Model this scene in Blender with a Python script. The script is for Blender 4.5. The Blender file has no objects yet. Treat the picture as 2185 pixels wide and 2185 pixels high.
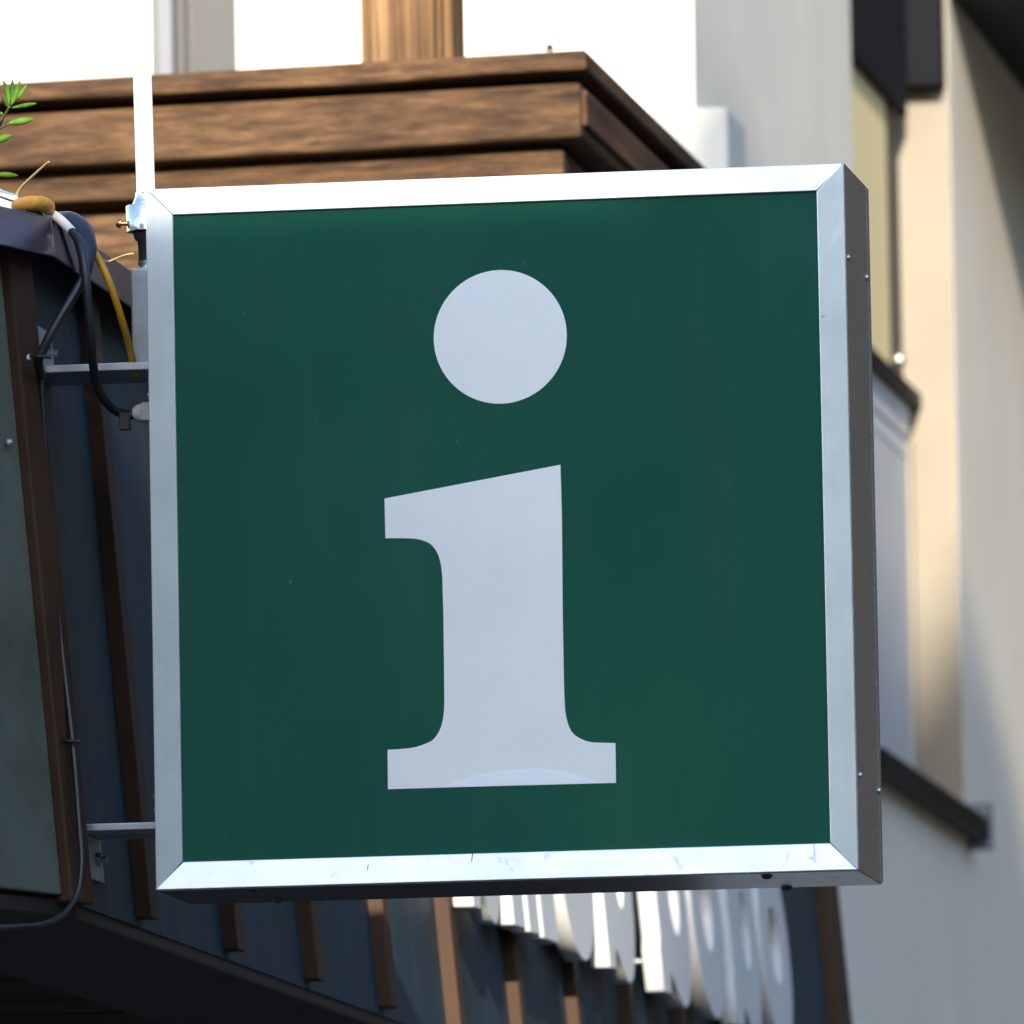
import bpy, bmesh, math, random
import numpy as np
from mathutils import Vector, Matrix

random.seed(7)
SC = bpy.context.scene
COL = SC.collection

# ------------------------------------------------------------------ camera
YAW, PITCH, ROLL, FPX = math.radians(-8.399), math.radians(5.966), math.radians(-1.038), 25002.0
CAM = Vector((0, 0, 1.6))
_f = Vector((math.sin(YAW)*math.cos(PITCH), math.cos(YAW)*math.cos(PITCH), math.sin(PITCH)))
_r0 = Vector((math.cos(YAW), -math.sin(YAW), 0)); _u0 = _r0.cross(_f)
_r = math.cos(ROLL)*_r0 + math.sin(ROLL)*_u0
_u = -math.sin(ROLL)*_r0 + math.cos(ROLL)*_u0
cd = bpy.data.cameras.new('camera'); cam = bpy.data.objects.new('camera', cd); COL.objects.link(cam)
cam.matrix_world = Matrix(((_r.x, _u.x, -_f.x, 0), (_r.y, _u.y, -_f.y, 0), (_r.z, _u.z, -_f.z, CAM.z), (0, 0, 0, 1)))
cd.sensor_width = 36; cd.lens = FPX/2185*36; cd.clip_end = 2000; cd.clip_start = 0.5
cd.dof.use_dof = True; cd.dof.focus_distance = 13.2; cd.dof.aperture_fstop = 17
SC.camera = cam

# ------------------------------------------------------------------ sky, sun, exposure
SUN_EL = math.radians(19); SUN_AZ = math.radians(7.5)       # azimuth: from -Y towards +X
sun_dir = Vector((math.sin(SUN_AZ)*math.cos(SUN_EL), -math.cos(SUN_AZ)*math.cos(SUN_EL), math.sin(SUN_EL)))
w = bpy.data.worlds.new('World'); SC.world = w; w.use_nodes = True
nt = w.node_tree; bg = nt.nodes['Background']
sky = nt.nodes.new('ShaderNodeTexSky'); sky.sky_type = 'NISHITA'; sky.sun_disc = False
sky.sun_elevation = SUN_EL; sky.sun_rotation = math.pi - SUN_AZ
sky.air_density = 1.0; sky.dust_density = 1.0; sky.altitude = 600
nt.links.new(sky.outputs[0], bg.inputs[0]); bg.inputs[1].default_value = 0.15
sl = bpy.data.lights.new('sun', 'SUN'); sl.energy = 2.7; sl.angle = math.radians(0.40); sl.color = (1.0, 0.90, 0.74)
so = bpy.data.objects.new('sun', sl); COL.objects.link(so); so.location = sun_dir*60
so.rotation_euler = (-sun_dir).to_track_quat('-Z', 'Y').to_euler()
SC.view_settings.view_transform = 'Standard'; SC.view_settings.look = 'None'
SC.view_settings.exposure = 1.8; SC.view_settings.gamma = 1
SC.cycles.max_bounces = 8

# ------------------------------------------------------------------ helpers
def ray(px, py): return _f + _r*((px-1092.5)/FPX) - _u*((py-1092.5)/FPX)
def U(px, py, Y):
    d = ray(px, py); return CAM + d*(Y/d.y)

class MB:
    def __init__(s): s.v = []; s.f = []; s.sm = []
    def add(s, vs, fs, smooth=False):
        n = len(s.v); s.v += [Vector(v) for v in vs]
        for f in fs: s.f.append([n+i for i in f]); s.sm.append(smooth)
        return s
    def box(s, x0, x1, y0, y1, z0, z1):
        return s.hexa([(x0,y0,z0),(x1,y0,z0),(x1,y1,z0),(x0,y1,z0),(x0,y0,z1),(x1,y0,z1),(x1,y1,z1),(x0,y1,z1)])
    def hexa(s, p):   # bottom 4 ccw, top 4
        return s.add(p, [(0,3,2,1),(4,5,6,7),(0,1,5,4),(1,2,6,5),(2,3,7,6),(3,0,4,7)])
    def prism(s, poly, d):   # polygon (3D) extruded by vector d
        d = Vector(d); n = len(poly); P = [Vector(p) for p in poly]
        s.add(P+[p+d for p in P], [list(range(n)), list(range(2*n-1, n-1, -1))] + [(i, n+i, n+(i+1) % n, (i+1) % n) for i in range(n)])
        return s
    def tube(s, pts, rad, seg=10, smooth=True, sub=6, flat=1.0):
        P = catmull(pts, sub) if sub > 1 else [Vector(p) for p in pts]
        m = len(P); R = rad if isinstance(rad, (list, tuple)) else [rad]*2
        rings = []; up = Vector((0.13, 0.2, 0.97)); side = None
        for i, p in enumerate(P):
            t = (P[min(i+1, m-1)]-P[max(i-1, 0)]).normalized()
            if side is None: side = t.cross(up).normalized()
            else: side = (side - t*side.dot(t)).normalized()
            nb = t.cross(side)
            q = i/(m-1)*(len(R)-1); k = min(int(q), len(R)-2); rr = R[k]+(R[k+1]-R[k])*(q-k)
            rings.append([p+side*(rr*math.cos(a))+nb*(rr*flat*math.sin(a)) for a in [2*math.pi*j/seg for j in range(seg)]])
        vs = [v for r in rings for v in r]; fs = []
        for i in range(m-1):
            for j in range(seg): fs.append((i*seg+j, i*seg+(j+1) % seg, (i+1)*seg+(j+1) % seg, (i+1)*seg+j))
        s.add(vs, fs, smooth)
        s.add(rings[0], [list(range(seg))[::-1]]); s.add(rings[-1], [list(range(seg))])
        return s
    def dome(s, c, axis, r, h, seg=12):
        axis = Vector(axis).normalized(); a = axis.orthogonal().normalized(); b = axis.cross(a); c = Vector(c)
        rings = [(1.0, -0.15), (1.0, 0.25), (.8, .7), (.45, .95)]
        vs = [c+a*(r*q*math.cos(2*math.pi*j/seg))+b*(r*q*math.sin(2*math.pi*j/seg))+axis*(h*z) for q, z in rings for j in range(seg)]
        fs = [(i*seg+j, i*seg+(j+1) % seg, (i+1)*seg+(j+1) % seg, (i+1)*seg+j) for i in range(3) for j in range(seg)]
        fs.append([3*seg+j for j in range(seg)]); fs.append([j for j in range(seg)][::-1])
        return s.add(vs, fs, True)
    def lathe(s, base, axis, prof, seg=20, smooth=True):   # prof: (radius, height)
        axis = Vector(axis).normalized(); a = axis.orthogonal().normalized(); b = axis.cross(a); base = Vector(base)
        vs = [base+axis*h+a*(r*math.cos(2*math.pi*j/seg))+b*(r*math.sin(2*math.pi*j/seg)) for r, h in prof for j in range(seg)]
        n = len(prof)
        fs = [(i*seg+j, i*seg+(j+1) % seg, (i+1)*seg+(j+1) % seg, (i+1)*seg+j) for i in range(n-1) for j in range(seg)]
        s.add(vs, fs, smooth); s.add(vs[-seg:], [list(range(seg))]); s.add(vs[:seg], [list(range(seg))[::-1]])
        return s
    def build(s, name, mat, parent=None, bevel=0, seg=2):
        me = bpy.data.meshes.new(name)
        L = parent_loc(parent) if parent else Vector()
        me.from_pydata([tuple(v-L) for v in s.v], [], s.f); me.update()
        bm = bmesh.new(); bm.from_mesh(me); bmesh.ops.recalc_face_normals(bm, faces=bm.faces); bm.to_mesh(me); bm.free()
        for p, q in zip(me.polygons, s.sm): p.use_smooth = q
        me.materials.append(M[mat])
        o = bpy.data.objects.new(name, me); COL.objects.link(o)
        if parent: o.parent = parent
        if bevel:
            b = o.modifiers.new('bevel', 'BEVEL'); b.width = bevel; b.segments = seg; b.limit_method = 'ANGLE'; b.harden_normals = False
        return o

def parent_loc(p):
    L = Vector()
    while p: L = L + p.location; p = p.parent
    return L
def catmull(pts, n):
    P = [Vector(p) for p in pts]; P = [2*P[0]-P[1]]+P+[2*P[-1]-P[-2]]; out = []
    for i in range(1, len(P)-2):
        a, b, c, d = P[i-1:i+3]
        for k in range(n):
            t = k/n
            out.append(0.5*((2*b)+(c-a)*t+(2*a-5*b+4*c-d)*t*t+(3*b-a-3*c+d)*t**3))
    out.append(P[-2]); return out
def tag(o, label=None, cat=None, group=None, kind=None):
    if label: o['label'] = label
    if cat: o['category'] = cat
    if group: o['group'] = group
    if kind: o['kind'] = kind
    return o
def thing(name, loc, label, cat, group=None):
    o = bpy.data.objects.new(name, None); COL.objects.link(o); o.location = loc; o.empty_display_size = .1
    return tag(o, label, cat, group)

# ------------------------------------------------------------------ materials
M = {}
def newmat(name):
    m = bpy.data.materials.new(name); m.use_nodes = True; M[name] = m
    return m, m.node_tree, m.node_tree.nodes['Principled BSDF']
def N(nt, t, **k):
    n = nt.nodes.new(t)
    for a, b in k.items(): setattr(n, a, b)
    return n
def coords(nt, scale, kind='Object'):
    tc = N(nt, 'ShaderNodeTexCoord'); mp = N(nt, 'ShaderNodeMapping'); mp.inputs['Scale'].default_value = scale
    nt.links.new(tc.outputs[kind], mp.inputs['Vector']); return mp.outputs[0]
def noise(nt, vec, scale, detail=4, rough=.6, dist=0):
    n = N(nt, 'ShaderNodeTexNoise'); n.inputs['Scale'].default_value = scale; n.inputs['Detail'].default_value = detail
    n.inputs['Roughness'].default_value = rough; n.inputs['Distortion'].default_value = dist
    nt.links.new(vec, n.inputs['Vector']); return n.outputs['Fac']
def ramp(nt, fac, stops):
    r = N(nt, 'ShaderNodeValToRGB'); e = r.color_ramp.elements
    while len(e) < len(stops): e.new(.5)
    for q, (p, c) in zip(e, stops): q.position = p; q.color = (*c, 1) if len(c) == 3 else c
    nt.links.new(fac, r.inputs[0]); return r.outputs[0]
def mix(nt, fac, a, b, mode='MIX'):
    m = N(nt, 'ShaderNodeMix', data_type='RGBA', blend_type=mode)
    for s, v in ((0, fac), (6, a), (7, b)):
        if hasattr(v, 'default_value') or hasattr(v, 'is_output'): nt.links.new(v, m.inputs[s])
        else: m.inputs[s].default_value = v if s == 0 else (*v, 1)
    return m.outputs[2]
def bump(nt, bs, h, strength, dist=.001):
    b = N(nt, 'ShaderNodeBump'); b.inputs['Strength'].default_value = strength; b.inputs['Distance'].default_value = dist
    nt.links.new(h, b.inputs['Height']); nt.links.new(b.outputs[0], bs.inputs['Normal'])
def simple(name, col, rough=.5, metal=0, var=.15, scale=8, bmp=0, stretch=(1, 1, 1), spec=.5):
    m, nt, bs = newmat(name)
    v = coords(nt, stretch); n = noise(nt, v, scale, 5)
    c = ramp(nt, n, [(.3, [x*(1-var) for x in col]), (.7, [min(1, x*(1+var)) for x in col])])
    nt.links.new(c, bs.inputs['Base Color']); bs.inputs['Roughness'].default_value = rough; bs.inputs['Metallic'].default_value = metal
    bs.inputs['Specular IOR Level'].default_value = spec
    if bmp: bump(nt, bs, n, bmp)
    return m
def wood(name, light, mid, dark, grain=(1, 22, 22), rough=.7):
    m, nt, bs = newmat(name)
    oi = N(nt, 'ShaderNodeObjectInfo'); tc = N(nt, 'ShaderNodeTexCoord')
    sh = N(nt, 'ShaderNodeVectorMath', operation='MULTIPLY_ADD'); sh.inputs[1].default_value = (37, 37, 37)
    cmb = N(nt, 'ShaderNodeCombineXYZ')
    for i in range(3): nt.links.new(oi.outputs['Random'], cmb.inputs[i])
    nt.links.new(cmb.outputs[0], sh.inputs[0]); nt.links.new(tc.outputs['Object'], sh.inputs[2])
    def vec(sc):
        mp = N(nt, 'ShaderNodeMapping'); mp.inputs['Scale'].default_value = sc; nt.links.new(sh.outputs[0], mp.inputs['Vector']); return mp.outputs[0]
    n1 = noise(nt, vec([g*1.7 if g > 3 else g*.55 for g in grain]), 2.2, 7, .62, .35)          # broad tone
    n2 = noise(nt, vec([g*5 if g > 3 else g*1.1 for g in grain]), 2.5, 6, .7, .25)   # fine fibres
    n3 = noise(nt, vec([g*2.6 if g > 3 else g*.5 for g in grain]), 4.0, 3, .75, .3)  # checks
    n5 = noise(nt, vec((3, 3, 3)), 1.1, 3, .5)                              # weathering
    c1 = ramp(nt, n1, [(.28, dark), (.48, mid), (.72, light)])
    c2 = ramp(nt, n2, [(.30, (.50, .45, .40)), (.52, (.92, .90, .88)), (.7, (1.15, 1.12, 1.08))])
    c3 = ramp(nt, n3, [(.31, (.22, .18, .15)), (.37, (1, 1, 1))])
    c5 = ramp(nt, n5, [(.35, (.62, .60, .58)), (.65, (1.1, 1.1, 1.1))])
    col = mix(nt, 1.0, mix(nt, 1.0, mix(nt, .85, c1, c2, 'MULTIPLY'), c3, 'MULTIPLY'), c5, 'MULTIPLY')
    nt.links.new(col, bs.inputs['Base Color']); bs.inputs['Roughness'].default_value = rough; bs.inputs['Specular IOR Level'].default_value = .25
    bump(nt, bs, n2, .5, .003)
    return m
def brushed(name, base, tangent, grain, rough, aniso, metal=1.0):
    m, nt, bs = newmat(name)
    v = coords(nt, grain); n = noise(nt, v, 3, 6, .7)
    v2 = coords(nt, (1, 1, 1)); n2 = noise(nt, v2, 9, 4, .6)
    c = ramp(nt, n, [(.3, [x*.93 for x in base]), (.7, base)]); c2 = ramp(nt, n2, [(.35, (.9, .91, .92)), (.6, (1, 1, 1))])
    nt.links.new(mix(nt, 1.0, c, c2, 'MULTIPLY'), bs.inputs['Base Color'])
    bs.inputs['Metallic'].default_value = metal; bs.inputs['Roughness'].default_value = rough
    bs.inputs['Anisotropic'].default_value = aniso
    t = N(nt, 'ShaderNodeCombineXYZ')
    for i in range(3): t.inputs[i].default_value = tangent[i]
    nt.links.new(t.outputs[0], bs.inputs['Tangent'])
    n4 = noise(nt, coords(nt, (1, 1, 1)), 26, 6, .75, 1.5)
    r4 = ramp(nt, n4, [(.30, (rough*1.5,)*3), (.42, (rough,)*3), (.62, (rough,)*3), (.70, (rough*.7,)*3)]); nt.links.new(r4, bs.inputs['Roughness'])
    bump(nt, bs, n, .05, .0005)
    return m

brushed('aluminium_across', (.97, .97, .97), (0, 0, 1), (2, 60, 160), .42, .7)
brushed('aluminium_upright', (.84, .87, .91), (1, 0, 0), (160, 60, 2), .36, .8)  # same metal as the level bars, duller bluish reflection put into the base
brushed('aluminium_flank_shaded', (.40, .43, .48), (0, 0, 1), (60, 220, 1.2), .24, 0)  # same metal, dark flank reflection put into the base
brushed('aluminium_under_shaded', (.30, .29, .29), (0, 1, 0), (2, 160, 60), .2, 0)  # same metal, underside shade put into a darker base
simple('steel', (.45, .47, .48), .38, .9, .2, 14)
simple('dark_screw', (.12, .12, .13), .35, .9, .1, 30)
simple('screw_steel', (.7, .7, .7), .25, 1, .1, 30)
simple('galvanised', (.42, .46, .47), .5, .55, .18, 25)
simple('chrome', (.8, .78, .74), .16, 1, .05, 20)
simple('brass_screw', (.42, .20, .07), .35, 1, .2, 50)
simple('black_plastic', (.012, .012, .014), .45, 0, .2, 20)
simple('white_plastic', (.72, .70, .66), .4, 0, .06, 30)
simple('cable_black', (.016, .018, .022), .38, 0, .25, 40)
simple('cable_sleeve', (.012, .018, .04), .5, 0, .3, 40)
simple('cable_white', (.8, .76, .68), .5, 0, .1, 40)
simple('cable_yellow', (.62, .30, .012), .42, 0, .12, 40)
simple('pole_white', (.86, .86, .84), .35, 0, .03, 12)
simple('tan_cloth', (.62, .31, .06), .9, 0, .3, 70, .6)
simple('straw', (.62, .42, .16), .8, 0, .2, 60)
simple('leaf_green', (.075, .17, .012), .6, 0, .5, 45, 0, (1, 1, 1), .3)
simple('leaf_dark', (.022, .07, .006), .6, 0, .5, 45, 0, (1, 1, 1), .3)
simple('leaf_stem', (.10, .09, .03), .7, 0, .3, 60)
simple('render_white', (.74, .69, .60), .9, 0, .05, 3, .15)
simple('render_grey', (.74, .685, .60), .9, 0, .06, 2.2, .15)
simple('house_glass', (.055, .054, .056), .3, 0, .05, 4)
simple('pale_frame', (.15, .16, .19), .5, 0, .05, 6)
simple('window_frame', (.55, .58, .62), .5, 0, .04, 10)
simple('reveal_beige', (.27, .235, .185), .9, 0, .1, 2.5)
simple('curtain', (.78, .63, .33), .9, 0, .2, 5, 0, (40, 40, .3))
simple('lower_panel', (.52, .52, .53), .6, 0, .05, 6)
simple('gasket_dark', (.02, .02, .024), .6, 0, .2, 8)
simple('charcoal', (.009, .010, .013), .85, 0, .25, 3, 0, (1, 1, 1), .12)
simple('sill_metal', (.006, .0065, .008), .6, 0, .3, 8, 0, (1,1,1), .2)
simple('letter_white', (.66, .66, .65), .45, 0, .03, 12)
simple('paving', (.055, .053, .05), .9, 0, .2, 1.5, .3)
simple('hillside', (.035, .05, .022), 1, 0, .5, .6)
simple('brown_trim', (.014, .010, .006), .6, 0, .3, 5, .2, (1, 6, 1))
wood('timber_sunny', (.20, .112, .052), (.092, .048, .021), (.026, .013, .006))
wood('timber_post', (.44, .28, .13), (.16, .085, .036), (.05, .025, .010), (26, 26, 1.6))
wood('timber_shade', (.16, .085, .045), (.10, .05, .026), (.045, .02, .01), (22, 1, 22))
wood('barn_wood', (.034, .035, .040), (.019, .020, .023), (.008, .0085, .010), (18, 18, 1))
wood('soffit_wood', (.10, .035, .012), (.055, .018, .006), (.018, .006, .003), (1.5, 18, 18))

def metal_sheet(name, col, rust_sun, rough, metal, streak=(9, 9, .6)):
    m, nt, bs = newmat(name)
    v = coords(nt, (1, 1, 1)); a = noise(nt, v, 5, 6, .65); s = noise(nt, coords(nt, streak), 4, 5, .6, .3)
    c = ramp(nt, a, [(.3, [x*.65 for x in col]), (.7, [x*1.3 for x in col])])
    f = ramp(nt, s, [(.52, (0, 0, 0)), (.75, (.6, .6, .6))])
    nt.links.new(mix(nt, f, c, rust_sun), bs.inputs['Base Color'])
    r = ramp(nt, a, [(.3, (rough-.08,)*3), (.7, (rough+.12,)*3)]); nt.links.new(r, bs.inputs['Roughness'])
    bs.inputs['Metallic'].default_value = metal; bs.inputs['Specular IOR Level'].default_value = .25 if metal < .2 else .5
    bump(nt, bs, noise(nt, v, 2.2, 2, .5), .25, .01)
    return m
metal_sheet('clad_blue', (.014, .034, .050), (.075, .060, .034), .55, 0)  # streak colour is rust plus golden sunlight painted in
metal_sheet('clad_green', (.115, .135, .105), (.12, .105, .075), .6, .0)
metal_sheet('batten_brown', (.058, .029, .015), (.032, .022, .014), .65, 0)
metal_sheet('cap_metal', (.13, .115, .155), (.24, .13, .085), .36, .7, (9, 9, 3))

def sign_green():
    m, nt, bs = newmat('sign_green')
    v = coords(nt, (1, 1, 1))
    n = noise(nt, v, 2.6, 3, .45, .4)          # soft random variation between two greens
    col = mix(nt, ramp(nt, n, [(.40, (0, 0, 0)), (.74, (1, 1, 1))]), (.0064, .078, .050), (.010, .098, .054))
    dust = noise(nt, coords(nt, (1, 1, .5)), 130, 2, .6); col = mix(nt, ramp(nt, dust, [(.735, (0, 0, 0)), (.83, (.25, .25, .25))]), col, (.25, .27, .25))
    film = noise(nt, coords(nt, (7, 7, .8)), 3, 5, .65); col = mix(nt, ramp(nt, film, [(.5, (0, 0, 0)), (.8, (.06, .06, .06))]), col, (.16, .19, .17))
    nt.links.new(col, bs.inputs['Base Color']); bs.inputs['Roughness'].default_value = .16
    bs.inputs['Specular IOR Level'].default_value = .22
sign_green()
simple('opal_acrylic', (.92, .895, .845), .3, 0, .05, 4)
simple('opal_lit_arc', (1.0, 1.0, .98), .3, 0, .02, 6)

# ================================================================== SETTING
g = MB(); g.add([(-150, -150, 0), (150, -150, 0), (150, 250, 0), (-150, 250, 0)], [(0, 1, 2, 3)])
tag(g.build('ground', 'paving'), kind='structure')
h = MB(); vs = []; nx, ny = 14, 40
for j in range(ny):
    for i in range(nx):
        X = 9+i*3.2; Y = -20+j*5.0
        vs.append((X+random.uniform(-.6, .6), Y, -.2+17*(1-math.exp(-i*.33))*(1+.25*math.sin(j*.5+i*.3))+random.uniform(-.4, .4)*min(i, 1)))
h.add(vs, [(j*nx+i, j*nx+i+1, (j+1)*nx+i+1, (j+1)*nx+i) for j in range(ny-1) for i in range(nx-1)], True)
tag(h.build('added_hills', 'hillside'), kind='structure')  # unseen hills added as a dark mass for reflections and sky fill

# unseen house added behind the camera, its ridge set to keep the sign in shade
RZ = 3.372+(13.02+6.5)*math.tan(SUN_EL)/math.cos(SUN_AZ)
rear = thing('shade_house', (0, -6.5, 0), 'unseen gabled house added behind the camera to shade the sign', 'house')
MB().box(-13, 5.2, -10.5, -2.5, -.1, RZ-3.2).build('wall', 'render_grey', rear)
MB().prism([(-13.4, -11.0, RZ-3.3), (-13.4, -6.5, RZ), (-13.4, -2.0, RZ-3.3)], (19, 0, 0)).build('roof', 'charcoal', rear)
gab = thing('steep_shade_house', (1.5, -7.5, 0), 'unseen steep house added behind the camera to shade the street wall and letters', 'house')  # unseen house added, outline shaped by the shadow on wall and letters
ext = (1.9*math.tan(SUN_AZ), -1.9, 0)
MB().prism([(.80, -6.5, 0), (.80, -6.5, 14.20), (1.54, -6.5, 15.40), (2.6, -6.5, 13.55), (2.6, -6.5, 0)], ext).build('wall', 'render_grey', gab)
MB().prism([(.79, -6.45, 14.19), (1.54, -6.45, 15.41), (2.64, -6.45, 13.50), (2.64, -6.45, 13.58), (1.54, -6.45, 15.49), (.79, -6.45, 14.27)], ext).build('roof', 'charcoal', gab)
barn = thing('added_barn', (6, 38, 0), 'unseen dark barn added along the street to darken the sign side', 'barn')  # unseen barn added to darken reflections on the sign's side
MB().box(-2.4, 13, 33, 46, -.1, 12).build('wall', 'barn_wood', barn)
MB().prism([(-2.6, 32.4, 11.8), (5.3, 32.4, 17.5), (13.6, 32.4, 11.8)], (0, 14, 0)).build('roof', 'charcoal', barn)

# ------------------------------------------------------------------ the neighbouring house
HY = 21.5
XC = U(1480, 100, HY).x                       # the corner where the sunny wall meets the street wall
house = thing('neighbour_house', (XC, HY, 0), 'pale rendered house behind the timber canopy, sunlit end wall and grey street wall', 'house')
wx0, wx1 = U(322, 60, HY).x, U(505, 60, HY).x
wz0, wz1 = U(400, 420, HY).z, U(400, -1500, HY).z
m = MB()
m.box(-9, wx0, HY, HY+.3, -.1, 9); m.build('end_wall', 'render_white', house)
m = MB(); m.box(wx1, XC, HY, HY+.3, -.1, 9); m.build('end_wall', 'render_white', house)
m = MB(); m.box(wx0, wx1, HY, HY+.3, -.1, wz0); m.build('end_wall', 'render_white', house)
m = MB(); m.box(wx0, wx1, HY, HY+.3, wz1, 9); m.build('end_wall', 'render_white', house)
win = MB().box(wx0+.002, wx1-.002, HY+.10, HY+.14, wz0, wz1).build('window', 'house_glass', house)
fr = MB(); q0, q1, q2 = U(325, 60, HY+.06).x, U(372, 60, HY+.06).x, U(396, 60, HY+.06).x
MB().box(wx0+.001, q1, HY+.04, HY+.10, wz0, wz1).build('frame', 'pale_frame', win, .004)
MB().box(q1+.001, q2, HY+.06, HY+.10, wz0, wz1).build('frame', 'house_glass', win, .003)
# street wall with the tall window recess
WD = .105
y_n, y_f = None, None
def on_x(px, py, X):
    d = ray(px, py); return CAM + d*(X/d.x)
y_n = on_x(1820, 300, XC).y; y_f = on_x(2040, 900, XC).y
z_s = on_x(2052, 1735, XC).z; z_t = z_s+2.3
for (a, b, c, d) in ((HY+.3, y_n, -.1, 9), (y_f, 60, -.1, 9), (y_n, y_f, -.1, z_s), (y_n, y_f, z_t, 9)):
    MB().box(XC-.35, XC, a, b, c, d).build('street_wall', 'render_grey', house)
XP = XC-WD
MB().box(XP-.01, XC-.001, y_f-.012, y_f-.001, z_s+.001, z_t-.001).build('reveal', 'reveal_beige', house)
tall = MB().box(XP-.05, XP-.01, y_n, y_f, z_s, z_t).build('window', 'gasket_dark', house)
tz = on_x(1930, 885, XP).z                                # transom height
yb = on_x(1893, 500, XP).y                                # where the curtain ends and the dark strip begins
MB().box(XP-.01, XP+.002, y_n+.02, yb, tz+.06, z_t-.03).build('pane', 'curtain', tall)
MB().box(XP-.01, XP+.010, y_n+.005, y_f-.09, tz-.06, tz+.02).build('transom', 'lower_panel', tall, .004)
MB().box(XP-.01, XP+.030, y_n+.005, y_f-.01, tz+.02, tz+.055).build('transom', 'sill_metal', tall, .004)
yl = on_x(1945, 1300, XP).y
MB().box(XP-.01, XP+.004, y_n+.02, y_f-.10, z_s+.02, tz-.10).build('pane', 'lower_panel', tall)
MB().box(XP-.01, XP+.014, y_f-.10, y_f-.06, z_s, tz-.06).build('frame', 'reveal_beige', tall, .004)
MB().box(XP-.01, XP+.006, y_n+.005, y_f-.10, tz-.10, tz-.06).build('frame', 'window_frame', tall)
MB().dome((XP+.035, on_x(1915, 838, XP+.03).y, tz+.075), (0, -1, .3), .014, .02).build('latch', 'chrome', tall)
sill = MB()
sill.hexa([(XP-.005, y_n-.1, z_s-.035), (XC+.05, y_n-.1, z_s-.055), (XC+.05, y_f+.04, z_s-.055), (XP-.005, y_f+.04, z_s-.035),
           (XP-.005, y_n-.1, z_s+.012), (XC+.05, y_n-.1, z_s-.008), (XC+.05, y_f+.04, z_s-.008), (XP-.005, y_f+.04, z_s+.012)])
sl_o = sill.build('sill', 'sill_metal', tall, .003)
MB().box(XC-.01, XC+.056, y_f+.041, y_f+.075, z_s-.075, z_s+.03).build('end_cap', 'pale_frame', sl_o, .004)
MB().box(-8.9, XC-.002, HY-.03, HY-.001, -.1, 2.75).build('dark_reflection_board', 'barn_wood', house)  # unseen dark sheet added so the sign's underside reflects dark
# corner block on the house
bz = U(1500, 230, HY-.04).z; bx = U(1553, 290, HY-.04).x
MB().box(XC-.55, bx, HY-.04, HY+.22, 2.76, bz).build('corner_block', 'render_white', house, .006)

# dark box put in for the shade at the recess top, and an added eave over the street wall
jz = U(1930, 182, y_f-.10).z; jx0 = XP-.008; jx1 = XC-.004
jet = thing('recess_shade_box', ((jx0+jx1)/2, y_f-.10, jz), 'charcoal box put in for the shade at the top of the tall window recess', 'shade box')
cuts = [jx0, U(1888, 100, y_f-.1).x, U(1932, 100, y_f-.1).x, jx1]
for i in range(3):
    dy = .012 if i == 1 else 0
    MB().box(cuts[i]+.001, cuts[i+1]-.001, y_f-.10+dy, y_f-.014, jz+(.01 if i == 1 else 0), z_t-.002).build('plank', 'gasket_dark' if i == 1 else 'charcoal', jet, .003)  # dark blocks in place of the shade inside the recess
MB().box(XC-.003, XC+.95, y_f+.02, 60, 5.475, 5.60).build('shade_eave', 'barn_wood', house, .006)  # overhang added to shade the street wall below
MB().box(XP+.003, XP+.022, y_n+.004, y_f-.102, on_x(1860, 186, XP).z, z_t-.002).build('shade_sheet', 'charcoal', jet, .003)  # dark sheet in place of the shade over the pane

# ------------------------------------------------------------------ timber canopy
TY = 17.0
def TYx(px): return TY+(1250-px)/1530*.125
canopy = thing('timber_canopy', (U(1250, 105, TY).x, TY, 3.37), 'brown stepped timber canopy of stacked boards standing behind the green sign', 'canopy')
XR = U(1250, 105, TY).x
SK = .125                                                  # the front runs slightly askew
def layer(name, mat, ya, yb, back, xoff, parent=canopy, wav=0, bevel=.004, side=True):
    za = U(1250, ya, TY).z; zb = U(1250, yb, TY).z          # top, bottom
    xr = XR-xoff; x0 = -5.2; yb0 = TY+back
    n = 40; mb = MB(); top = []; bot = []
    for i in range(n+1):
        t = i/n; X = x0+(xr-x0)*t; Y = yb0+(XR-X)*SK
        wz = wav*(math.sin(X*7.3)*.6+math.sin(X*17.1+1)*.4)
        top.append((X, Y, za)); bot.append((X, Y, zb+wz))
    dpt = Vector((0, 2.4, 0))
    vs = top+bot+[tuple(Vector(p)+Vector((0, 2.6-.125*(XR-p[0]), 0))) for p in top]+[tuple(Vector(p)+Vector((0, 2.6-.125*(XR-p[0]), 0))) for p in bot]
    k = n+1; fs = []
    for i in range(n):
        fs += [(i, i+1, k+i+1, k+i), (2*k+i, 3*k+i, 3*k+i+1, 2*k+i+1), (i, 2*k+i, 2*k+i+1, i+1), (k+i, k+i+1, 3*k+i+1, 3*k+i)]
    fs += [(n, 2*k+n, 3*k+n, k+n), (0, k, 3*k, 2*k)]
    mb.add(vs, fs)
    return mb.build(name, mat, parent, bevel)
layer('top_board', 'timber_sunny', 105, 149, 0, 0, wav=.0025)
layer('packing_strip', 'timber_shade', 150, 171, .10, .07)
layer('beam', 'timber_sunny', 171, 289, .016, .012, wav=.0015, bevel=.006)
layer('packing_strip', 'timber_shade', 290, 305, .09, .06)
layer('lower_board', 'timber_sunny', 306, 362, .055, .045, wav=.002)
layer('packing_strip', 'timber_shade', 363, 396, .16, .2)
layer('wall_board', 'timber_sunny', 397, 580, .03, .26)
layer('wall_board', 'timber_sunny', 583, 770, .034, .26)
layer('wall_board', 'timber_sunny', 773, 1280, .036, .26)
# side trim boards set on the street side of the beam
MB().box(XR-.014, XR-.004, TY+.03, TY+2.55, U(1250, 262, TY).z, U(1250, 185, TY).z).build('side_board', 'timber_shade', canopy, .003)
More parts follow.
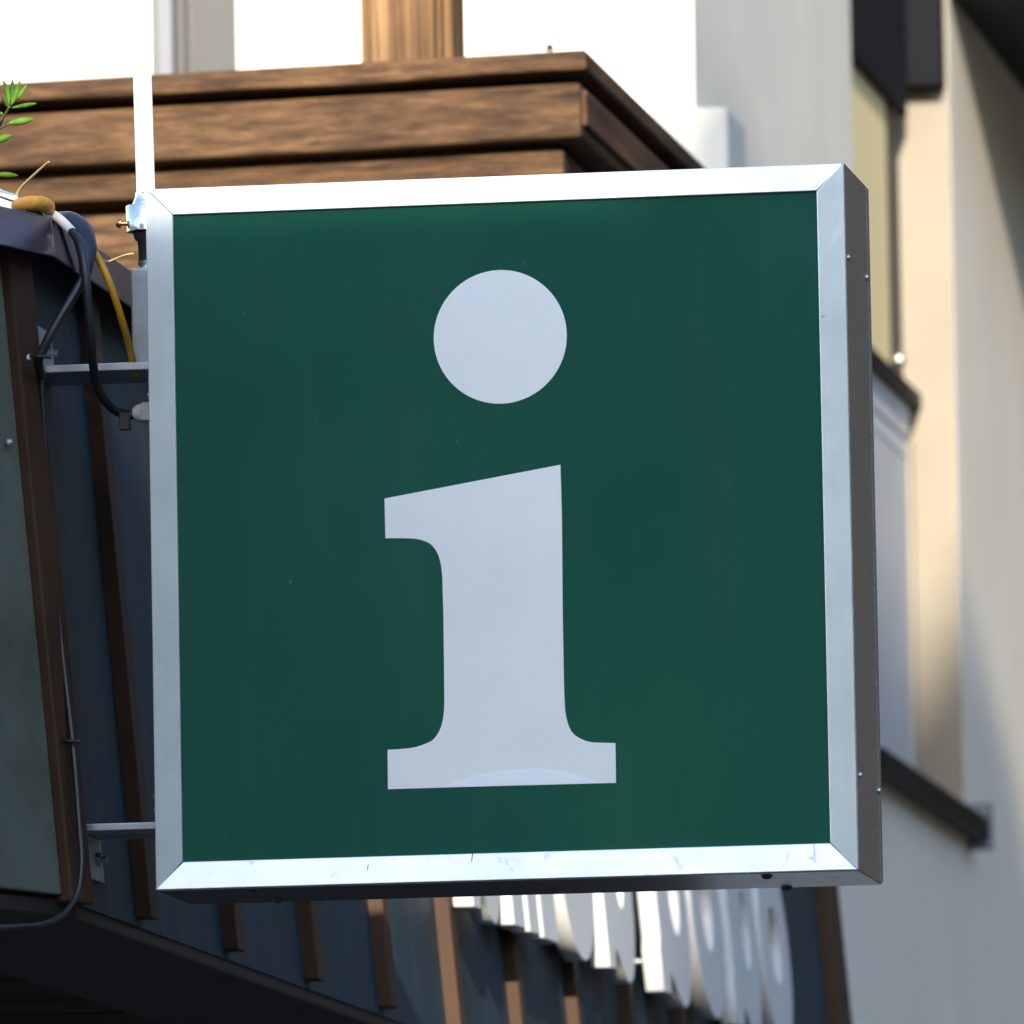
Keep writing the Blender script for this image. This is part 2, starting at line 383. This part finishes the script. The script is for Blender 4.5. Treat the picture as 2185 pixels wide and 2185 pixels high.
# knot of wood on the top edge
MB().dome((U(1173, 104, TY+.03).x, TY+.03, U(1173, 106, TY+.03).z), (0, 0, 1), .006, .009).build('peg', 'timber_shade', canopy)
# square post standing on the canopy
PY = 17.35; p0, p1, p2, p3 = [U(q, 60, PY).x for q in (769, 925, 941, 962)]
pz = U(1250, 105, TY).z-.005
post = thing('timber_post', ((p0+p3)/2, PY, pz), 'weathered brown timber post standing on top of the timber canopy', 'post')
MB().box(p0, p1, PY, PY+.14, pz, pz+.9).build('shaft', 'timber_post', post, .004)
MB().box(p1+.001, p2, PY+.006, PY+.14, pz, pz+.9).build('edge_strip', 'timber_post', post, .003)
MB().box(p2+.001, p3, PY+.02, PY+.14, pz, pz+.9).build('edge_strip', 'timber_post', post, .003)

# ------------------------------------------------------------------ metal clad fascia
YM = 13.136
_a = U(85, 790, YM); _b = U(180, 1765, YM); KF = (_b.x-_a.x)/(_b.z-_a.z)
def FX(z, off=0): return _a.x+(z-_a.z)*KF+off
ZB, ZT = 2.551, 3.33
YC, YE = 13.045, 20.47
D1 = Vector((math.cos(math.radians(72)), math.sin(math.radians(72)), 0)); N1 = Vector((D1.y, -D1.x, 0))
fas = thing('metal_fascia', (FX(ZB), YC, ZB), 'dark metal clad canopy front with brown battens running behind the green sign', 'canopy')
def fpanel(y0, y1, off0, off1, z0, z1):
    mb = MB()
    mb.hexa([(FX(z0, off0), y0, z0), (FX(z0, off1), y0, z0), (FX(z0, off1), y1, z0), (FX(z0, off0), y1, z0),
             (FX(z1, off0), y0, z1), (FX(z1, off1), y0, z1), (FX(z1, off1), y1, z1), (FX(z1, off0), y1, z1)])
    return mb
bats = [13.44+.594*i for i in range(12)]
edges = [YC+.001]+bats+[YE]
for i in range(len(edges)-1):
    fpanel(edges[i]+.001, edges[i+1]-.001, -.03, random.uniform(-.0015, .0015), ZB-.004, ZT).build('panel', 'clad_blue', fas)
for y in bats[:11]:
    fpanel(y-.024, y+.024, -.01, .019, ZB+.006, ZT-.005).build('batten', 'batten_brown', fas, .002)
fpanel(YE-.17, YE+.03, -.03, .02, ZB-.02, ZT).build('batten', 'batten_brown', fas, .002)
# splayed corner facet towards the street
def fac(t, off, z): 
    p = Vector((FX(z), YC, z))+D1*t+N1*off; return (p.x, p.y, z)
def facet(t0, t1, o0, o1, z0, z1):
    return MB().hexa([fac(t0, o0, z0), fac(t0, o1, z0), fac(t1, o1, z0), fac(t1, o0, z0), fac(t0, o0, z1), fac(t0, o1, z1), fac(t1, o1, z1), fac(t1, o0, z1)])
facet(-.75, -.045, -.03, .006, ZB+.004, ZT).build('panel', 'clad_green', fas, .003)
facet(-.045, .008, -.03, .018, ZB-.004, ZT-.004).build('batten', 'batten_brown', fas, .003)
facet(-.78, -.73, -.02, .02, ZB, ZT-.004).build('batten', 'batten_brown', fas, .003)
# small bolts and scars on the corner facet
for (px, py, r) in ((8, 945, .0045), (75, 1572, .002)):
    d = ray(px, py); t = ((Vector((FX(3), YC, 0))-CAM).dot(N1))/d.dot(N1); p = CAM+d*t
    MB().dome(p+N1*(.0185 if px > 60 else .006), N1, r, r*1.2).build('rivet', 'galvanised', fas)
# capping flashing
def cap(o0, o1, zl, zh):
    pts = []
    A = Vector((FX(3.33), YC, 0))
    n2 = Vector((1, 0, 0))
    bis = (N1+n2).normalized()/((N1+n2).normalized().dot(n2))
    return A, bis
A, bis = cap(0, 0, 0, 0)
CO = .052; zl, zh = 3.287, 3.333
def run(ta, tb, name, main):
    prof = [(CO, zl), (CO-.004, zh), (-.55, zh+.05), (-.55, zh+.045), (CO-.008, zh-.005), (CO-.004, zl)]
    mb = MB(); r0 = []; r1 = []
    for off, z in prof:
        if main:
            c = A+bis*off if ta is None else Vector((A.x+off, ta, 0))
            r0.append((c.x, c.y, z)); r1.append((A.x+off, tb, z))
        else:
            c = A+D1*ta+N1*off; e = A+bis*off if tb is None else A+D1*tb+N1*off
            r0.append((c.x, c.y, z)); r1.append((e.x, e.y, z))
    n = len(prof)
    mb.add(r0+r1, [list(range(n)), list(range(2*n-1, n-1, -1))]+[(i, n+i, n+(i+1) % n, (i+1) % n) for i in range(n)])
    return mb.build(name, 'cap_metal', fas, .0015)
run(-.8, None, 'cap_flashing', False)
run(None, 13.62, 'cap_flashing', True)
for y0 in (13.623, 15.3, 17.0, 18.7): run(y0, min(y0+(1.674 if y0 > 14 else 1.674), YE+.04), 'cap_flashing', True)
# lap strip on the cap
MB().hexa([(A.x+CO+.0005, YC+.10, zl-.004), (A.x+CO+.004, YC+.10, zl-.004), (A.x+CO+.004, YC+.13, zl-.004), (A.x+CO+.0005, YC+.13, zl-.004),
           (A.x+CO-.003, YC+.02, zh+.001), (A.x+CO, YC+.02, zh+.001), (A.x+CO, YC+.05, zh+.001), (A.x+CO-.003, YC+.05, zh+.001)]).build('lap_strip', 'cap_metal', fas)
# soffit underneath
xs = FX(ZB)
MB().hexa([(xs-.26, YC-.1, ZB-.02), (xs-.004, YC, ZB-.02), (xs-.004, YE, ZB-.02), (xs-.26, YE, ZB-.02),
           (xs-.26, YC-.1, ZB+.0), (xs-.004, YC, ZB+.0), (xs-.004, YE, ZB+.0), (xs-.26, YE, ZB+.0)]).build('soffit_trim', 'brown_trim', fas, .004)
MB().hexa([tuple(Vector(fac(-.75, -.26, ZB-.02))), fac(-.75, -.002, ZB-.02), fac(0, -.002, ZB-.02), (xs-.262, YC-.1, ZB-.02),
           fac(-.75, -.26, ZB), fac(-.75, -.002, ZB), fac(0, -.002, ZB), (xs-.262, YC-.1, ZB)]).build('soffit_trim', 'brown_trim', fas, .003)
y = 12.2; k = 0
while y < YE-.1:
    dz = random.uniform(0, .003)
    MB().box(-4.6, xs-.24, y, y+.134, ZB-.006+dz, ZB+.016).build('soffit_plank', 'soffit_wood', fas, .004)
    y += .14
# body behind the cladding
MB().box(-4.6, FX(ZT)-.05, YC+.06, YE, ZB+.02, ZT-.01).build('carcass', 'gasket_dark', fas)

# letters standing off the fascia (only their feet show below the sign)
ZL = 2.73
def L3(y, z, off): return (FX(ZL+z, off), y, ZL+z)
def outline_letter(outer, holes, y0, name='letter', parent=None):
    """outer and holes are (y,z) loops; build an extruded letter between two offsets"""
    o0, o1 = .021, .050
    cu = bpy.data.curves.new('letter', 'CURVE'); cu.dimensions = '2D'; cu.fill_mode = 'BOTH'
    for loop in [outer]+holes:
        sp = cu.splines.new('POLY'); sp.points.add(len(loop)-1); sp.use_cyclic_u = True
        for p, (a, b) in zip(sp.points, loop): p.co = (a, b, 0, 1)
    cu.extrude = (o1-o0)/2
    ob = bpy.data.objects.new('tmp', cu); COL.objects.link(ob)
    dg = bpy.context.evaluated_depsgraph_get(); me = bpy.data.meshes.new_from_object(ob.evaluated_get(dg))
    bpy.data.objects.remove(ob); bpy.data.curves.remove(cu)
    mid = (o0+o1)/2; PL = parent_loc(parent)
    for v in me.vertices:
        yy, zz, ex = v.co; v.co = Vector(L3(y0+yy, zz, mid+ex))-PL
    me.materials.clear(); me.materials.append(M['letter_white'])
    bm = bmesh.new(); bm.from_mesh(me); bmesh.ops.remove_doubles(bm, verts=bm.verts, dist=1e-5); bmesh.ops.recalc_face_normals(bm, faces=bm.faces); bm.to_mesh(me); bm.free()
    o = bpy.data.objects.new(name, me); COL.objects.link(o); o.parent = parent
    b = o.modifiers.new('bevel', 'BEVEL'); b.width = .0015; b.segments = 1; b.limit_method = 'ANGLE'; b.angle_limit = math.radians(50)
    return o
def ell(cy, cz, ry, rz, a0, a1, n=18): return [(cy+ry*math.cos(math.radians(a0+(a1-a0)*i/n)), cz+rz*math.sin(math.radians(a0+(a1-a0)*i/n))) for i in range(n+1)]
def letter_b(w=.30, kink=False, h=.46, xh=.33):
    st = .085
    out = [(0, 0), (st*.75, 0), (st, .035)] + ell(st+.0+(w-st)/2, xh/2-.006, (w-st)/2+.0, xh/2+.006, -115, 110, 22) + [(st, xh-.02), (st, h), (0, h)]
    if kink: out += [(0, .085), (-.018, .065), (-.018, 0)]; out = out[1:]
    hole = ell(st+(w-st)/2-.015, xh/2, (w-st)/2-.080, xh/2-.10, 0, 342, 19)
    return out, [hole]
def letter_o(w=.30, xh=.33):
    return ell(w/2, xh/2, w/2, xh/2+.008, 0, 350, 35), [ell(w/2, xh/2, w/2-.115, xh/2-.10, 0, 342, 19)]
def letter_m(xh=.33):
    return [(0, 0), (.11, 0), (.11, xh-.09), (.15, xh-.09), (.15, 0), (.25, 0), (.25, xh-.09), (.285, xh-.09), (.285, 0), (.43, 0), (.43, xh-.05), (.40, xh), (0, xh)], []
lettering = thing('lettering', (FX(ZL, .02), 15.8, ZL), 'row of raised white letters fixed along the metal clad canopy front below the green sign', 'lettering')
for y0, (o, hs) in ((15.815, letter_b(.29)), (16.19, letter_m()), (16.70, letter_o(.36)), (17.15, letter_b(.33)),
                    (17.76, letter_b(.36, True)), (18.18, letter_o(.36)), (18.64, letter_b(.34, True)), (19.04, letter_o(.37))):
    outline_letter(o, hs, y0, 'letter', lettering)
for y0 in (15.85, 16.25, 16.55, 17.2, 17.8, 18.66):        # stand-off pins
    MB().tube([L3(y0, .05, -.002), L3(y0, .05, .024)], .006, 8, True, 1).build('pin', 'steel', lettering)

# ================================================================== THE SIGN
SX0, SX1 = -2.3375, -1.5375; SZ1 = 3.3596; SZ0 = SZ1-.8005; SY0 = 13.0212; SD = .2293; BW = .0312
sign = thing('information_sign', (SX0, SY0+SD/2, SZ0), 'square green light box sign with a white letter i and an aluminium frame', 'sign')
MB().box(SX0+.019, SX1-.019, SY0+.0045, SY0+.0085, SZ0+.021, SZ1-.021).build('face_panel', 'sign_green', sign)
MB().box(SX0+.019, SX1-.019, SY0+SD-.0085, SY0+SD-.0045, SZ0+.021, SZ1-.021).build('face_panel', 'sign_green', sign)
e = .00035
def bar(kind):
    b = BW; x0, x1, z0, z1 = SX0, SX1, SZ0, SZ1; y0, y1 = SY0, SY0+SD
    q = {'top': [(x0+e, z1), (x1-e, z1), (x1-b-e, z1-b), (x0+b+e, z1-b)],
         'bottom': [(x0+e, z0), (x1-e, z0), (x1-b-e, z0+b), (x0+b+e, z0+b)],
         'left': [(x0, z0+e), (x0, z1-e), (x0+b, z1-b-e), (x0+b, z0+b+e)],
         'right': [(x1, z0+e), (x1, z1-e), (x1-b, z1-b-e), (x1-b, z0+b+e)]}[kind]
    s = math.tan(math.radians(14))
    def fy(c):     # the faces of the two level bars slope slightly upwards
        return y0+(c-(z1-b))*s if kind == 'top' else (y0+(c-(z0+b))*s if kind == 'bottom' else y0)
    n = 4; P = [(a, fy(c), c) for a, c in q]+[(a, y1, c) for a, c in q]
    return MB().add(P, [(0, 1, 2, 3), (7, 6, 5, 4)]+[(i, 4+i, 4+(i+1) % 4, (i+1) % 4) for i in range(4)])
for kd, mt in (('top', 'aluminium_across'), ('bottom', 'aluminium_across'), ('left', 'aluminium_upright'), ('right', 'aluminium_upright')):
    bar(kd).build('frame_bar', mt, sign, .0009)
MB().box(SX1-.003, SX1+.0008, SY0+.0012, SY0+SD-.0202, SZ0+.0012, SZ1-.0012).build('side_shade_panel', 'aluminium_flank_shaded', sign)  # thin sheets added to carry the darkened flank and underside
MB().box(SX0+.0012, SX1-.0012, SY0+.0010, SY0+SD-.0012, SZ0-.0008, SZ0+.003).build('side_shade_panel', 'aluminium_under_shaded', sign)
# the letter
FY = SY0+.0045
def onface(px, py, dy=0): 
    p = U(px, py, FY); return (p.x, FY-dy, p.z)
stem = [(820.7,1063.8),(1196,991.7),(1199,1100),(1201,1317),(1203.6,1462),(1204.7,1491),(1207.2,1524),(1214.5,1551),(1225,1567),(1243,1578),(1265,1584),(1313.4,1585.5),(1314.5,1670.7),(827.9,1684),(827.2,1600),(859.4,1598),(884.8,1594.6),(908,1587),(924.6,1578),(937.3,1560),(944.6,1538),(948,1509),(948,1462),(946.4,1317),(944,1230),(941,1205),(935.5,1185),(926.4,1169),(913.8,1158),(892,1150.7),(866.7,1148.6),(822.5,1148.6)]
def _sm(lst): return [(v.x, v.y) for v in catmull([(a, b, 0) for a, b in lst], 4)]
stem = stem[:3]+_sm(stem[3:12])+stem[12:14]+_sm(stem[14:24])+_sm(stem[24:32])
lt = MB().prism([onface(*p, -.0002) for p in stem], (0, -.0009, 0)).build('letter_stem', 'opal_acrylic', sign)
c0 = Vector(onface(1067.5, 718.8)); rr = (Vector(onface(1209.4, 714))-Vector(onface(925.4, 723))).length/2
MB().prism([(c0.x+rr*math.cos(t), FY+.0002, c0.z+rr*math.sin(t)) for t in [2*math.pi*i/72 for i in range(72)]], (0, -.0009, 0)).build('letter_dot', 'opal_acrylic', sign)
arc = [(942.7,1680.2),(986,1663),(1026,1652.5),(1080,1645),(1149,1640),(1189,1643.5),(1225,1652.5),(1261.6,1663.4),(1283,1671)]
MB().prism([onface(*p, .0006) for p in arc], (0, -.0005, 0)).build('lit_arc_patch', 'opal_lit_arc', lt)  # bright arc on the letter foot, light put in as whiter colour
# the same letter on the back face
for poly, nm in ((stem, 'letter_stem'), ([(1067.5+142*math.cos(2*math.pi*i/72), 718.8+144.5*math.sin(2*math.pi*i/72)) for i in range(72)], 'letter_dot')):
    pb = []
    for p in poly:
        q = Vector(onface(*p)); pb.append((SX0+SX1-q.x, SY0+SD-.0047, q.z))
    MB().prism(pb, (0, .0009, 0)).build(nm, 'opal_acrylic', sign)
# two short cracks in the lower bar
for px, py, hgt in ((1006, 1829, .010), (784, 1851, .007)):
    p = U(px, py, SY0-.004); sl_ = math.tan(math.radians(14)); y_ = SY0+(p.z-(SZ0+BW))*sl_
    MB().hexa([(p.x-.0005, y_-.0004-hgt/2*sl_, p.z-hgt/2), (p.x+.0001, y_-.0004-hgt/2*sl_, p.z-hgt/2), (p.x+.0001, y_+.0006-hgt/2*sl_, p.z-hgt/2), (p.x-.0005, y_+.0006-hgt/2*sl_, p.z-hgt/2),
               (p.x+.0003, y_-.0004+hgt/2*sl_, p.z+hgt/2), (p.x+.0013, y_-.0004+hgt/2*sl_, p.z+hgt/2), (p.x+.0013, y_+.0006+hgt/2*sl_, p.z+hgt/2), (p.x+.0003, y_+.0006+hgt/2*sl_, p.z+hgt/2)]).build('crack', 'gasket_dark', sign)
# screws
def on_plane_x(px, py, X):
    d = ray(px, py); return CAM+d*(X/d.x)
def on_plane_z(px, py, Z):
    d = ray(px, py); return CAM+d*((Z-CAM.z)/d.z)
for (px, py) in ((1807, 549), (1848, 593), (1834, 1655), (1874, 1688)):
    p = on_plane_x(px, py, SX1); MB().dome((SX1, min(max(p.y, SY0+.02), SY0+SD-.008), p.z), (1, 0, 0), .0042, .0034, 14).build('screw', 'screw_steel', sign)
for (px, py) in ((537, 1895), (594, 1919), (1636, 1867), (1680, 1892)):
    p = on_plane_z(px, py, SZ0); MB().dome((p.x, min(max(p.y, SY0+.014), SY0+SD-.008), SZ0), (0, 0, -1), .0068, .005, 14).build('screw', 'dark_screw', sign)
for yy in (SY0+SD-.02,):                                   # return line near the back edge
    MB().box(SX1-.002, SX1+.0014, yy, yy+.0185, SZ0+.002, SZ1-.002).build('cover_strip', 'aluminium_flank_shaded', sign)
# cable gland on the left flank
gp = U(318, 885, 13.13); gx = SX0
gl = MB(); gl.lathe((gx+.001, 13.11, gp.z), (-1, 0, 0), [(.011, 0), (.011, .005), (.0125, .005), (.0125, .008)], 16)
gl.lathe((gx-.007, 13.11, gp.z), (-1, 0, 0), [(.0125, 0), (.0125, .016), (.0105, .018)], 6, False)
gl.lathe((gx-.024, 13.11, gp.z), (-1, 0, 0), [(.0105, 0), (.0105, .004), (.0065, .010)], 16)
gl.build('cable_gland', 'white_plastic', sign)
for (px, py) in ((312, 845), (318, 1700), (322, 1728)):
    p = U(px, py, 13.06); MB().lathe((SX0+.001, 13.06, p.z), (-1, 0, 0), [(.005, 0), (.005, .005), (.003, .005), (.003, .009)], 6, False).build('bolt', 'steel', sign)

# ------------------------------------------------------------------ brackets
def bracket(py_top, py_bot, plate, label):
    zt = U(220, py_top, 13.07).z; zb = U(220, py_bot, 13.07).z
    t = thing('wall_bracket', (SX0-.08, 13.136, zb), label, 'bracket', 'steel brackets holding the green sign')
    MB().box(FX(zb)-.004, SX0+.001, 13.07, 13.20, zb, zt).build('arm', 'steel', t, .0012)
    za, zc = plate
    MB().hexa([(FX(za, .001), 13.075, za), (FX(za, .007), 13.075, za), (FX(za, .007), 13.195, za), (FX(za, .001), 13.195, za),
               (FX(zc, .001), 13.075, zc), (FX(zc, .007), 13.075, zc), (FX(zc, .007), 13.195, zc), (FX(zc, .001), 13.195, zc)]).build('wall_plate', 'galvanised', t, .001)
    MB().box(SX0-.006, SX0-.0005, 13.08, 13.19, min(za, zc), max(za, zc)).build('sign_plate', 'galvanised', t, .001)
    zm = (za+zc)/2
    MB().lathe((FX(zm, .006), 13.16, zm), (1, 0, -.08), [(.008, 0), (.008, .006), (.004, .006), (.004, .012)], 6, False).build('bolt', 'steel', t)
    return zt, zb
za = U(110, 690, 13.1).z
zt1, zb1 = bracket(775, 792, (U(200, 776, 13.07).z, za), 'upper steel bracket arm beside the cable gland of the green sign')
zt2, zb2 = bracket(1757, 1773, (U(200, 1774, 13.07).z, U(200, 1868, 13.07).z), 'lower steel bracket arm near the bottom corner of the green sign')

# ------------------------------------------------------------------ white pole and its holder
PYY = 13.14
def axis(py):   # the pole leans very slightly
    px = 311-(405-py)*.0295; return U(px, py, PYY)
p_low, p_hi = axis(405), axis(-700)
pole = thing('white_pole', tuple(axis(580)), 'thin white pole rising in a clamp at the upper left corner of the green sign', 'pole')
d = (p_hi-p_low).normalized()
MB().tube([p_low-d*.02, p_low, p_low.lerp(p_hi, .5), p_hi], .0108, 20, True, 3).build('shaft', 'pole_white', pole)
def along(py): return axis(py)
MB().lathe(axis(452), d, [(.0165, 0), (.0175, .006), (.0145, .012), (.0125, .017), (.0125, .022)], 24).build('collar', 'chrome', pole)
MB().lathe(axis(462), d, [(.0185, -.006), (.0185, .012)], 24).build('collar', 'chrome', pole)
MB().lathe(axis(494), d, [(.0235, 0), (.0235, .029), (.0225, .030)], 24).build('clamp_ring', 'chrome', pole)
c = axis(476); MB().tube([c+Vector((-.022, -.004, 0)), c+Vector((-.030, -.006, 0))], .003, 8, True, 1).lathe(c+Vector((-.029, -.006, 0)), (-1, -.2, 0), [(.0055, 0), (.0055, .004), (.003, .006)], 10).build('clamp_screw', 'brass_screw', pole)
MB().lathe(axis(560), d, [(.0105, 0), (.011, .024), (.014, .026), (.016, .033), (.018, .036)], 20).build('coupling', 'black_plastic', pole)
MB().lathe(axis(582), d, [(.014, 0), (.014, .003), (.009, .006), (.0115, .010), (.0115, .013)], 20).build('foot', 'steel', pole)
zb_ = U(300, 581, PYY).z
blk = MB().box(U(279, 600, 13.1).x, SX0-.001, 13.10, 13.185, zt1, zb_).build('holder_block', 'galvanised', pole, .002)
for py in (657, 684, 751):
    p = U(281, py, 13.1); MB().dome((U(279, 600, 13.1).x, 13.112, p.z), (-1, 0, 0), .0022, .003, 8).build('screw', 'screw_steel', blk)

# ------------------------------------------------------------------ cables
def px_path(pts): return [U(a, b, y) for a, b, y in pts]
def cable(name, pts, r, mat, label, group=None):
    o = MB().tube(px_path(pts), r, 12, True, 8).build(name, mat); tag(o, label, 'cable', group); return o
def as_thing(name, label, cat, loc): return thing(name, loc, label, cat)
t = as_thing('power_cable', 'black cable hanging over the metal canopy edge into the sign cable gland', 'cable', U(175, 520, 13.0))
MB().tube(px_path([(150, 490, 13.02), (172, 520, 13.0), (181, 570, 12.99), (187, 640, 12.99), (195, 720, 13.0), (199, 780, 13.03), (212, 835, 13.06), (240, 872, 13.09), (270, 884, 13.107), (296, 886, 13.11)]), .0052, 12, True, 8).build('sheath', 'cable_black', t)
MB().tube(px_path([(100, 452, 13.06), (125, 466, 13.04), (150, 490, 13.02), (153, 494, 13.018)]), .0056, 12, True, 8).build('pale_sheath', 'cable_white', t)
MB().box(*[f for f in (U(254, 895, 13.09).x, U(276, 895, 13.09).x)], 13.09, 13.10, U(260, 917, 13.09).z, U(260, 880, 13.09).z).build('flag_label', 'black_plastic', t, .001)
t = as_thing('branch_cable', 'black cable slanting left from the canopy edge to a tie on the brown batten', 'cable', U(175, 560, 13.0))
MB().tube(px_path([(184, 575, 13.0), (172, 605, 13.0), (140, 658, 12.99), (112, 706, 12.985), (94, 742, 12.985), (82, 770, 12.99), (88, 800, 13.02)]), .0056, 12, True, 8).build('sheath', 'cable_black', t)
t = as_thing('cable_sleeve', 'dark navy wrapped cable bundle bulging over the metal canopy edge', 'cable', U(175, 500, 13.05))
MB().tube(px_path([(128, 462, 13.07), (152, 472, 13.05), (174, 495, 13.03), (184, 528, 13.015), (184, 560, 13.005), (181, 592, 13.0)]), [.006, .011, .0135, .0125, .009, .006], 14, True, 8).build('sleeve', 'cable_sleeve', t)
t = as_thing('yellow_cable', 'yellow cable dropping over the metal canopy edge behind the sign holder', 'cable', U(220, 600, 13.0))
MB().tube(px_path([(178, 500, 13.06), (195, 528, 13.035), (222, 575, 13.025), (243, 630, 13.03), (262, 690, 13.05), (277, 745, 13.08), (290, 800, 13.11)]), .0042, 12, True, 8).build('sheath', 'cable_yellow', t)
t = as_thing('thin_cable', 'thin black cable running down the edge of the corner batten and under the canopy', 'cable', U(165, 1700, 13.0))
MB().tube(px_path([(88, 800, 13.03), (100, 1000, 13.04), (118, 1240, 13.035), (134, 1400, 13.03), (150, 1540, 13.02), (160, 1640, 13.01), (169, 1760, 13.0), (174, 1840, 12.99), (165, 1905, 12.98), (135, 1950, 12.95), (90, 1972, 12.9), (40, 1977, 12.86), (-20, 1980, 12.8)]), .0034, 10, True, 8).build('sheath', 'cable_black', t)
for (px, py, yy, lb) in ((88, 762, 12.985, 'black cable tie at the lower end of the slanting branch cable'), (152, 1582, 13.015, 'black cable tie holding the thin cable near the lower bracket')):
    p = U(px, py, yy)
    t = thing('cable_tie', tuple(p), lb, 'cable tie', 'cable ties on the corner batten')
    MB().tube([p+Vector((-.012, -.004, .001)), p+Vector((-.002, -.009, 0)), p+Vector((.012, -.006, -.001))], .0022, 8, True, 5).build('strap', 'black_plastic', t)
    MB().dome(p+Vector((-.013, -.002, 0)), (-.5, -1, 0), .0035, .004).build('clip', 'white_plastic', t)

# ------------------------------------------------------------------ odds and ends on the canopy
def slab(p1, p2, p3, p4, y, dy, name, mat, parent):
    return MB().prism([U(*q, y) for q in (p1, p2, p3, p4)], (-.02, dy, 0)).build(name, mat, parent, .001)
zc = zh+.0
t = thing('white_offcut', tuple(U(20, 450, 13.02)), 'white boards lying on the metal canopy beside the tan roll', 'board')
slab((-90, 372), (38, 416), (38, 431), (-90, 386), 13.02, .16, 'plank', 'pole_white', t)
slab((-90, 390), (32, 433), (26, 449), (-90, 440), 13.025, .15, 'plank', 'pole_white', t)
t = thing('tan_roll', tuple(U(66, 450, 12.98)), 'small tan cloth roll lying on the metal canopy edge', 'cloth roll')
MB().tube(px_path([(26, 444, 12.985), (36, 438, 12.985), (60, 434, 12.985), (85, 434, 13.0), (100, 441, 13.03), (106, 452, 13.06)]), [.003, .0085, .0105, .010, .0095, .006], 14, True, 6, .8).build('roll', 'tan_cloth', t)
MB().tube(px_path([(62, 428, 12.985), (64, 418, 12.985)]), [.002, .001], 6, True, 2).build('tuft', 'straw', t)
def stalk(name, pts, r, label):
    t = thing(name, tuple(U(*pts[0])), label, 'dry stalk'); MB().tube(px_path(pts), r, 6, True, 5).build('stem', 'straw', t); return t
stalk('dry_stalk', [(34, 420, 13.03), (44, 402, 13.02), (60, 385, 13.0), (80, 366, 12.98), (104, 345, 12.96)], [.0024, .0018, .0012], 'dry straw stalk sticking up beside the white boards')
s2 = stalk('dry_stalk', [(228, 560, 13.4), (250, 551, 13.38), (268, 544, 13.36), (284, 541, 13.35)], [.0014, .0009], 'dry grass blade against the timber beside the pole coupling')

plant = thing('leafy_plant', tuple(U(-60, 430, 13.1)), 'green leafy twig growing over the canopy in front of the timber', 'plant')
MB().tube(px_path([(-60, 440, 13.1), (-40, 330, 13.06), (-10, 285, 13.02), (5, 255, 13.0), (20, 228, 12.98)]), [.003, .002, .0012], 6, True, 5).build('stem', 'leaf_stem', plant)
MB().tube(px_path([(-20, 300, 13.03), (0, 275, 13.0), (17, 265, 12.98)]), [.002, .001], 6, True, 5).build('stem', 'leaf_stem', plant)
S = 1/3.864
def leaf(b, tp, wd, y, curl):
    p = U(b[0]*S, b[1]*S, y); q = U(tp[0]*S, tp[1]*S, y-curl); ax = q-p; L = ax.length
    sd = ax.cross(Vector((.15, 1, .2))).normalized(); nm = sd.cross(ax).normalized()
    W = wd*S/1880*.8
    vs = []; fs = []; n = 8
    for i in range(n+1):
        t = i/n; ww = W*math.sin(math.pi*min(1, t*.97+.03))**.8*(1-.25*t); c = p+ax*t+nm*(math.sin(t*math.pi)*L*.10)
        vs += [c-sd*ww+nm*ww*.35, c, c+sd*ww+nm*ww*.35]
    for i in range(n):
        fs += [(3*i, 3*i+1, 3*i+4, 3*i+3), (3*i+1, 3*i+2, 3*i+5, 3*i+4)]
    o = MB().add(vs, fs, True).build('leaf', random.choice(('leaf_green', 'leaf_dark')), plant)
    so = o.modifiers.new('thick', 'SOLIDIFY'); so.thickness = .0004
for b, tp, wd, y, cu in (((75, 875), (25, 655), 34, 12.98, .01), ((78, 870), (102, 650), 40, 12.985, .0), ((88, 872), (165, 660), 32, 12.975, .015),
                         ((105, 835), (225, 690), 30, 12.99, -.01), ((65, 880), (12, 790), 36, 12.98, .0), ((90, 890), (305, 852), 26, 12.98, .02),
                         ((62, 1020), (292, 978), 44, 12.975, .0), ((-60, 1170), (112, 1112), 46, 12.98, .0), ((-60, 1440), (152, 1448), 34, 12.98, .01),
                         ((-10, 960), (-60, 860), 36, 12.98, .0), ((0, 930), (22, 945), 20, 12.98, .0)):
    leaf(b, tp, wd, y, cu)
